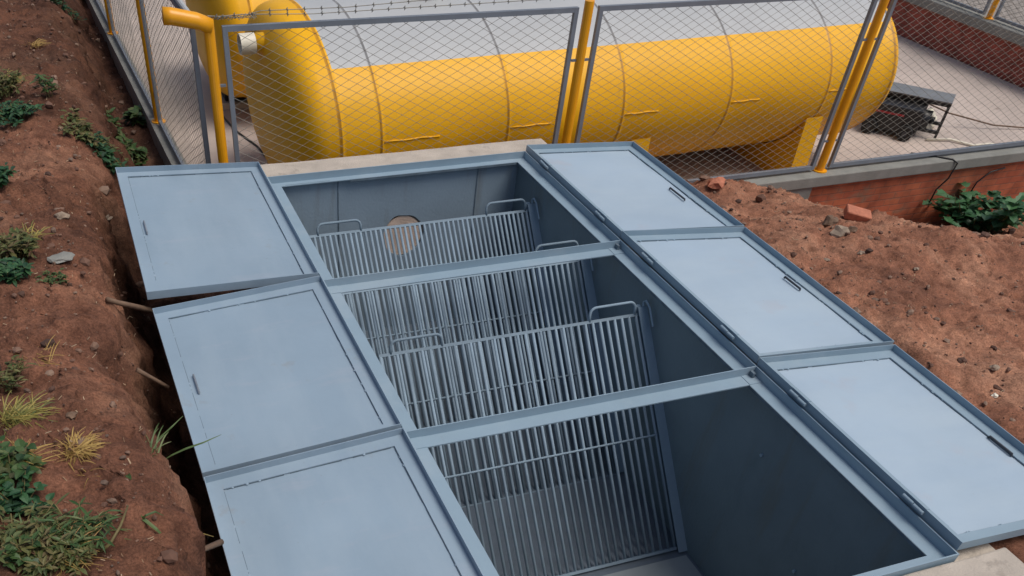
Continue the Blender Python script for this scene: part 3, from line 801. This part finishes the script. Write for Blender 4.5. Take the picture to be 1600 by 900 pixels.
blob('sack', 'long white sack lying just inside the coping at the right edge', 'sack', (11.25, 1.68, ZF+.05), .40, .13, .09, M['white'], 5, 3, .4)
bm = nb(); tube(bm, [(10.6, 2.9, ZF+.3), (10.9, 2.75, ZF+.2), (11.6, 2.5, ZF+.06), (12.2, 2.35, ZF+.02)], .011, 6); tag(obj('rope', bm, M['wood'], None, True), 'thin brown rope trailing right from the black trolley across the floor', 'rope')
bm = nb(); tube(bm, [(10.2, 2.35, ZF+.02), (10.55, 2.25, ZF+.03), (10.75, 2.0, ZF+.02), (11.0, 1.95, ZF+.04), (11.2, 1.8, ZF+.03)], .018, 8); tag(obj('hose', bm, M['white'], None, True), 'short pale hose between the trolley and the long white sack', 'hose')
bm = nb(); tube(bm, [(.42, 5.9, ZF+.012), (.55, 4.9, ZF+.012), (.72, 4.3, ZF+.012), (.78, 3.6, ZF+.012), (.95, 2.6, ZF+.012)], .014, 6); tag(obj('cable', bm, M['black'], None, True), 'black cable on the yard floor left of the front tank', 'cable')
bm = nb(); box(bm, .40, .95, 5.75, 5.83, ZF, ZF+.06); tag(obj('pipe_length', bm, M['white']), 'short white strip lying on the yard floor in front of the black shadow block', 'strip')
# cables hanging over the brick wall
def cabl(pts, lab):
    bm = nb(); tube(bm, pts, .010, 6); tag(obj('cable', bm, M['black'], None, True), lab, 'cable', None)
cabl([(8.35, .95, ZW+.012), (8.6, .80, ZW+.012), (8.75, .66, ZW+.012), (8.82, .625, ZW-.03), (8.80, .63, -1.15), (8.72, .66, -1.3), (8.66, .62, -1.48)], 'thin dark cable draped over the coping down to the plant')
cabl([(9.75, .66, -1.12), (9.55, .675, -1.16), (9.40, .675, -1.28), (9.36, .67, -1.45)], 'thin dark cable on the brick wall at the right edge behind the plant')

# ------------------------------------------------------------------ rubble, stones and sticks
def stones(n, seed):
    r_ = random.Random(seed); bm = nb()
    base = nb(); bmesh.ops.create_icosphere(base, subdivisions=1, radius=1)
    bv = [v.co.copy() for v in base.verts]; bf = [[v.index for v in f.verts] for f in base.faces]; base.free()
    pts = []
    for _ in range(n):
        if r_.random() < .5:
            x = r_.uniform(2.8, 9.5); y = r_.uniform(-5.4, .55)
            if x < 3.65 and y > -5.5: x += .9
        else:
            x = r_.uniform(-2.6, -1.2); y = r_.uniform(-5, 9)
            if y > .5: x = r_.uniform(-2.4, SIDE(y)-.15)
        s = min(.05, .0035*math.exp(abs(r_.gauss(0, .95)))) * r_.uniform(.8, 1.5)
        pts.append((x, y, s))
    X = np.array([p[0] for p in pts]); Y = np.array([p[1] for p in pts]); Z = ground_z(X, Y)
    verts = []; faces = []
    for (x, y, s), z in zip(pts, Z):
        a = r_.uniform(0, 6.28); ca, sa = math.cos(a), math.sin(a); e = r_.uniform(.5, 1); f_ = r_.uniform(.4, .8); o_ = len(verts)
        for v in bv:
            k = r_.uniform(.75, 1.15); px, py, pz = v.x*s*k, v.y*s*k*e, v.z*s*k*f_
            verts.append((x+px*ca-py*sa, y+px*sa+py*ca, z+pz+s*.25))
        faces += [[i+o_ for i in f] for f in bf]
    me = bpy.data.meshes.new('pebbles'); me.from_pydata(verts, [], faces); me.materials.append(M['pebble'])
    o = bpy.data.objects.new('pebbles', me); COL.objects.link(o)
    tag(o, 'small stones and crumbs of soil scattered over the reddish dirt', 'pebbles', kind='stuff')
stones(6500, 5)
def chips(n, seed):
    r_ = random.Random(seed); bm = nb()
    for _ in range(n):
        if r_.random() < .62: x = r_.uniform(3.75, 9); y = r_.uniform(-5, .3)
        else:
            x = r_.uniform(-2.4, -1.35); y = r_.uniform(-5, 5)
        z = gz(x, y)+.006; a = r_.uniform(0, 3.14); l_ = r_.uniform(.008, .035); w_ = r_.uniform(.0015, .006)
        bar_sq(bm, (x, y, z), (x+l_*math.cos(a), y+l_*math.sin(a), z+r_.uniform(-.004, .010)), w_, w_*.5)
    tag(obj('wood_chips', bm, M['chip']), 'pale splinters, straw bits and chips littering the dirt', 'litter', kind='stuff')
M['chip'] = island_mat('chip', [(.20, .12, .07), (.34, .23, .14), (.46, .34, .22), (.15, .09, .06)], .9)
chips(1500, 11)
def rock(label, x, y, s, m, seed, e=.7, h=.6, rz=0, name='rock', cat='rock', group=None):
    return blob(name, label, cat, (x, y, gz(x, y)+s*.15), s, s*e, s*h, m, seed, 2, .55, rz, group)
def look(u, v):
    return _f+(u-PPX)/F_PX*_r-(v-PPY)/F_PX*_u
def atz(u, v, z):
    d_ = look(u, v); return Vector(CAM+d_*(z-CAM[2])/d_[2])
def G(u, v):
    """where a line of sight meets the ground"""
    d_ = look(u, v); d_ = d_/np.linalg.norm(d_); t_ = np.arange(1.5, 22, .015); P_ = CAM+d_*t_[:, None]
    k_ = int(np.argmax(P_[:, 2] < ground_z(P_[:, 0], P_[:, 1]))); return float(P_[k_, 0]), float(P_[k_, 1])
bm = nb(); box(bm, -.12, .12, -.065, .065, -.04, .045, bev=.01)
for v in bm.verts: v.co += Vector((mnoise.noise(v.co*20), mnoise.noise(v.co*20+Vector((5, 0, 0))), 0))*.012
x_, y_ = G(1335, 345)
bk = obj('broken_brick', bm, M['redstone'], None, False, (x_, y_, gz(x_, y_)+.05)); bk.rotation_euler = (R(14), R(10), R(-28))
tag(bk, 'salmon coloured broken brick lying on the dirt near the brick wall', 'brick')
def rockp(label, u, v, s_, m, seed, e=.7, h=.6, rz=0):
    x_, y_ = G(u, v); return rock(label, x_, y_, s_, M[m], seed, e, h, rz)
rockp('grey brown rock in the rubble hollow just below the broken brick', 1313, 367, .085, 'stone', 2, .8, .7)
rockp('dark small rock left of the broken brick in the rubble', 1296, 350, .07, 'wood', 4, .8, .8)
rockp('small dark rock at the lower edge of the rubble hollow', 1330, 362, .045, 'wood', 14, .8, .8)
rockp('pale flat stone in front of the green plant by the wall', 1530, 340, .13, 'stone', 6, .4, .3, R(-15))
rockp('whitish small rock on the open dirt, nearest the right edge', 1553, 620, .022, 'white', 8, .8, .6)
rockp('grey stone on the dirt beside the outer edge of the last right lid', 1553, 578, .035, 'stone', 9, .8, .6)
rockp('reddish clod of earth standing up beside the fence wall corner', 1118, 290, .10, 'redstone', 11, .8, .7)
rockp('yellowish chip of stone on the dirt between lid and rubble', 1291, 408, .04, 'stone', 15, .35, .3, R(-60))
rockp('pale brown stone among twigs below the rubble hollow', 1345, 397, .035, 'stone', 16, .6, .6)
rockp('small beige stone alone in the middle of the open dirt', 1430, 424, .028, 'stone', 17, .5, .5)
rockp('grey flat stone embedded in the bank beside the first left lid', 165, 343, .055, 'stone', 12, .8, .5)
rockp('pale stone on the bank left of the first lid', 97, 340, .05, 'stone', 13, .7, .6)
rockp('flat grey slab of stone on the bank beside the leafy weed', 98, 408, .09, 'coping', 18, .6, .25)
rockp('greyish clod on the bank beside the yellow grass tuft', 112, 652, .03, 'wood', 19, .8, .6)
def stick(pts, r, r2, lab, m='wood'):
    bm = nb(); P_ = [atz(*p) for p in pts]
    P_ = [p+Vector((mnoise.noise(p*9), mnoise.noise(p*9+Vector((3, 0, 0))), 0))*.015 for p in P_]
    tube(bm, P_, r, 8, r2=r2); tag(obj('stick', bm, M[m], None, True), lab, 'stick')
stick([(166, 468, .12), (185, 472, .06), (210, 479, -.02), (240, 486, -.12)], .016, .020, 'brown stick poking out of the bank under the corner of the middle left lid')
stick([(268, 876, .22), (290, 872, .18), (315, 861, .12), (345, 846, .05)], .009, .016, 'pale brown stick lying against the nearest left lid at the bottom of the bank')
stick([(212, 578, .02), (232, 588, -.04), (262, 606, -.12)], .016, .012, 'short stick in the trench beside the middle left lid')
stick([(200, 787, .42), (235, 800, .40), (275, 820, .32), (300, 828, .24), (333, 838, .14)], .004, .002, 'long thin pale twig running from the sprig towards the nearest left lid', 'dry')
stick([(118, 428, .22), (140, 442, .18), (150, 447, .15)], .005, .003, 'thin curved pale twig beside the flat stone on the bank', 'dry')

# ------------------------------------------------------------------ plants
def leaf(bm, base, dirv, up, ln, wd, curl=.25, n=4, lobed=False):
    d = dirv.normalized(); s = d.cross(up)
    if s.length < .05: s = d.cross(Vector((1, 0, .3)))
    s.normalize(); nrm = s.cross(d)
    L_, Rr, Cc = [], [], []
    prof = [.25, .85, 1, .7, .0] if not lobed else [.45, 1.1, .75, .95, .0]
    for i in range(n+1):
        t = i/n; c = base+d*ln*t-nrm*curl*ln*t*t; wv = wd*.5*prof[min(i, 4)]
        Cc.append(bm.verts.new(c))
        if i < n or 1:
            L_.append(bm.verts.new(c-s*wv+nrm*wv*.35)); Rr.append(bm.verts.new(c+s*wv+nrm*wv*.35))
    for i in range(n):
        bm.faces.new((Cc[i], Cc[i+1], L_[i+1], L_[i])); bm.faces.new((Cc[i], Rr[i], Rr[i+1], Cc[i+1]))
def weed(label, x, y, rad, hgt, nst, nl, ln, wd, m='leaf', seed=0, lobed=False, name='weed', cat='weed', z=None, lean=(0, 0)):
    r_ = random.Random(seed); z = gz(x, y)-.02 if z is None else z
    T = thing(name, label, cat, (x, y, z))
    sb = nb(); lb = nb()
    for s in range(nst):
        a = r_.uniform(0, 6.283); q = rad*math.sqrt(r_.random()); h = hgt*r_.uniform(.45, 1)
        b0 = Vector((q*.35*math.cos(a), q*.35*math.sin(a), 0))
        tip = Vector((q*math.cos(a)+lean[0], q*math.sin(a)+lean[1], h)); midp = b0.lerp(tip, .5)+Vector((0, 0, h*.12))
        # follow the ground a little
        dz = gz(x+tip.x, y+tip.y)-z if rad > .12 else 0
        tip.z += max(-.3, min(.3, dz)); midp.z += max(-.15, min(.15, dz*.5))
        tube(sb, [b0, midp, tip], .0035, 5, r2=.002)
        for k in range(nl):
            t = r_.uniform(.25, 1); p = b0.lerp(midp, t*2) if t < .5 else midp.lerp(tip, t*2-1)
            aa = r_.uniform(0, 6.283); dv = Vector((math.cos(aa), math.sin(aa), r_.uniform(-.15, .65)))
            leaf(lb, p, dv, Vector((0, 0, 1)), ln*r_.uniform(.55, 1.15), wd*r_.uniform(.6, 1.15), r_.uniform(.05, .5), lobed=lobed)
    obj('stem', sb, M['stem'], T); obj('foliage', lb, M[m], T, fix=False)
def grass(label, x, y, n, ln, spread, m='grassg', seed=0, wd=.006, z=None, bias=(0, 0), flat=.6, name='grass_tuft'):
    r_ = random.Random(seed); z = gz(x, y)-.01 if z is None else z
    T = thing(name, label, 'grass', (x, y, z)); bm = nb()
    for i in range(n):
        a = r_.uniform(0, 6.283); b = Vector((r_.gauss(0, spread*.25), r_.gauss(0, spread*.25), 0))
        d = Vector((math.cos(a)*spread+bias[0], math.sin(a)*spread+bias[1], 0)); l_ = ln*r_.uniform(.5, 1.1)
        up = l_*(1-flat*r_.random()); pts = []
        for k in range(6):
            t = k/5; pts.append(b+d*t*l_/max(.05, ln)*1.0+Vector((0, 0, up*(t-.45*t*t*1.4))))
        wv = wd*r_.uniform(.6, 1.3); pr = None
        s = Vector((-math.sin(a), math.cos(a), 0))
        for k, p in enumerate(pts):
            ww = wv*(1-(k/5)**2)+.0006; q = (bm.verts.new(p-s*ww), bm.verts.new(p+s*ww+Vector((0, 0, .002))))
            if pr: bm.faces.new((pr[0], pr[1], q[1], q[0]))
            pr = q
    obj('blades', bm, M[m], T, fix=False)

def Wp(label, u, v, rad, hgt, nst, nl, ln, wd, *a, **k):
    x_, y_ = G(u, v); weed(label, x_, y_, rad*1.35, hgt*1.15, int(nst*1.35), nl+2, ln*1.12, wd*1.2, *a, **k)
def Gp(label, u, v, *a, **k):
    x_, y_ = G(u, v); grass(label, x_, y_, *a, **k)
# right of the chamber, against the brick wall
weed('lush dark green lobed leaf plant at the foot of the orange brick wall', 9.15, .22, .62, .50, 64, 6, .15, .13, 'leafwall', 21, True, 'wall_plant', 'plant')
# bank, far to near
Wp('broad leaved weeds at the bank rim just behind the corner of the first left lid', 190, 232, .22, .12, 30, 6, .10, .06, 'leaf', 31)
Wp('low olive weeds straggling left of the broad leaved ones', 140, 212, .24, .08, 34, 7, .06, .03, 'leafolive', 32)
Wp('dark creeping weeds hugging the rear edge of the first left lid', 170, 250, .16, .07, 30, 6, .07, .035, 'leafdark', 45)
weed('leafy weed growing against the side fence mesh near the corner post', -.50, 2.55, .20, .16, 18, 7, .10, .04, 'leaf', 33, z=-.93)
Wp('small weed with pale round leaves below the foot of a side fence post', 215, 195, .14, .16, 7, 3, .12, .10, 'leaf', 34)
Wp('yellowish green bush at the far left edge of the bank', 5, 150, .20, .22, 34, 8, .06, .025, 'leafolive', 35)
Wp('dark green bush below the yellowish one at the left edge', 25, 188, .22, .10, 40, 7, .055, .03, 'leafdark', 36)
Wp('thin green weed on the bank between the bushes and the fence', 78, 150, .08, .18, 6, 5, .08, .03, 'leaf', 46)
Wp('dark green weed cut by the left edge beside the first lid', 0, 285, .10, .12, 24, 6, .055, .03, 'leafdark', 37)
Wp('mixed green weed on the bank left of the first and middle lid', 22, 402, .13, .14, 44, 8, .06, .022, 'leafolive', 38)
Wp('green undergrowth at the left edge below the mixed weed', 8, 432, .12, .08, 34, 6, .055, .028, 'leafdark', 39)
Wp('sparse creeping weed at the foot of the mixed weed', 85, 440, .08, .06, 12, 5, .035, .012, 'leaf', 47)
Wp('thin sprawling olive weed at the left edge beside the middle lid', 6, 606, .12, .12, 16, 6, .05, .014, 'leafolive', 40)
Wp('bright green broad leaved weed at the left edge above the bottom corner', 15, 742, .11, .10, 22, 5, .055, .035, 'leaf', 41)
Wp('darker green weed directly under the bright broad leaved one', 30, 790, .09, .07, 18, 5, .045, .028, 'leafdark', 48)
Wp('dense dark weed tangle filling the bottom left corner', 22, 858, .17, .10, 40, 5, .045, .016, 'leafolive', 42)
Wp('olive weed tangle on the right side of the bottom left corner', 95, 872, .13, .09, 44, 7, .045, .014, 'leafolive', 43)
Wp('light green sprouts amid the dark tangle at the very bottom', 50, 880, .07, .12, 12, 5, .04, .024, 'leaf', 49)
Wp('narrow leaved green weed between tangle and sprig', 128, 842, .11, .09, 26, 5, .07, .012, 'leaf', 50)
Gp('tuft of yellow dry straw on the bank beside the nearest left lid', 120, 705, 170, .11, .11, 'dry', 51, .0026, bias=(.02, .0))
Gp('tuft of yellow green grass at the left edge beside the middle lid', 25, 660, 190, .16, .14, 'grassy', 52, .0028, bias=(.06, .0))
Gp('dry straw stalks fallen in front of the yellow tuft', 135, 745, 8, .16, .08, 'dry', 55, .0018, bias=(.02, -.08), flat=.95)
Gp('pale dry grass woven through the bottom left tangle', 90, 870, 130, .15, .16, 'dry', 56, .0016, flat=.8)
Gp('fine dry grass at the left edge under the yellow green tuft', 30, 720, 110, .15, .14, 'dry', 60, .0015, flat=.95)
Gp('brownish dry grass on the bank top left', 55, 70, 60, .14, .14, 'dry', 57, .003, flat=.9)
Gp('sparse green grass growing at the bank rim beside the middle left lid', 238, 705, 14, .15, .09, 'grassg', 53, .003, bias=(.06, .05), flat=.5)
Wp('dark green creeping weed at the upper left on the bank', 95, 8, .22, .10, 22, 5, .07, .03, 'leafdark', 58)
def blade(label, pts, wd, m='grassg'):
    P_ = [atz(*p) for p in pts]; bm = nb(); pr = None; n_ = len(P_)
    for i, p in enumerate(P_):
        t_ = (P_[min(i+1, n_-1)]-P_[max(i-1, 0)]).normalized(); s_ = t_.cross(Vector((0, 0, 1))).normalized()
        ww = wd*math.sin(math.pi*min(.97, .12+.85*i/(n_-1)))+.0008
        q = [bm.verts.new(p-s_*ww+Vector((0, 0, ww*.4))), bm.verts.new(p), bm.verts.new(p+s_*ww+Vector((0, 0, ww*.4)))]
        if pr:
            for k in (0, 1): bm.faces.new((pr[k], pr[k+1], q[k+1], q[k]))
        pr = q
    tag(obj('wild_grass', bm, M[m], fix=False), label, 'weed')  # one blade of wild grass
blade('single long pale green blade arching over the middle left lid edge', [(250, 723, .12), (268, 712, .17), (290, 702, .21), (318, 692, .24), (346, 679, .25)], .008)
blade('thin dark green blade above the long pale one', [(232, 700, .16), (250, 684, .22), (268, 668, .26), (286, 650, .28)], .006)
blade('drooping green blade at the bottom of the trench beside the stick', [(205, 795, .46), (225, 812, .48), (245, 828, .44), (262, 845, .36), (283, 868, .24)], .009)
blade('short broad green leaf standing on the bank rim above the sprig', [(196, 735, .40), (201, 745, .46), (203, 760, .46), (201, 772, .42)], .012, 'leaf')
blade('green narrow blade branching from the drooping one', [(215, 815, .46), (228, 806, .50), (243, 800, .50), (256, 806, .47)], .007, 'leaf')
bm = nb(); tube(bm, [atz(150, 868, .50), atz(172, 850, .56), atz(188, 822, .58), (atz(200, 790, .56))], .008, 7, r2=.004)
tag(obj('stem', bm, M['stem'], None, True), 'dark curved bare stem rising beside the bottom left weeds', 'stem')

Gp('green blades rising out of the bottom left tangle', 40, 835, 60, .20, .12, 'grassg', 61, .0035, flat=.5)
Gp('thin green grass scattered between the tangle and the curved bare stem', 150, 830, 26, .14, .12, 'grassg', 62, .002, flat=.8)
Gp('yellowish grass behind the mixed green weed on the left edge', 45, 372, 60, .14, .13, 'grassy', 63, .0026, flat=.7)
Gp('yellow green grass among the bushes at the far left edge', 12, 130, 70, .22, .18, 'grassy', 64, .004, flat=.6)
Gp('short dry grass on the bank beside the second bush row', 110, 195, 50, .14, .16, 'dry', 65, .002, flat=.9)
Gp('wisps of dry grass on the slope of the bank beside the middle left lid', 60, 560, 40, .12, .16, 'dry', 66, .0013, flat=.97)
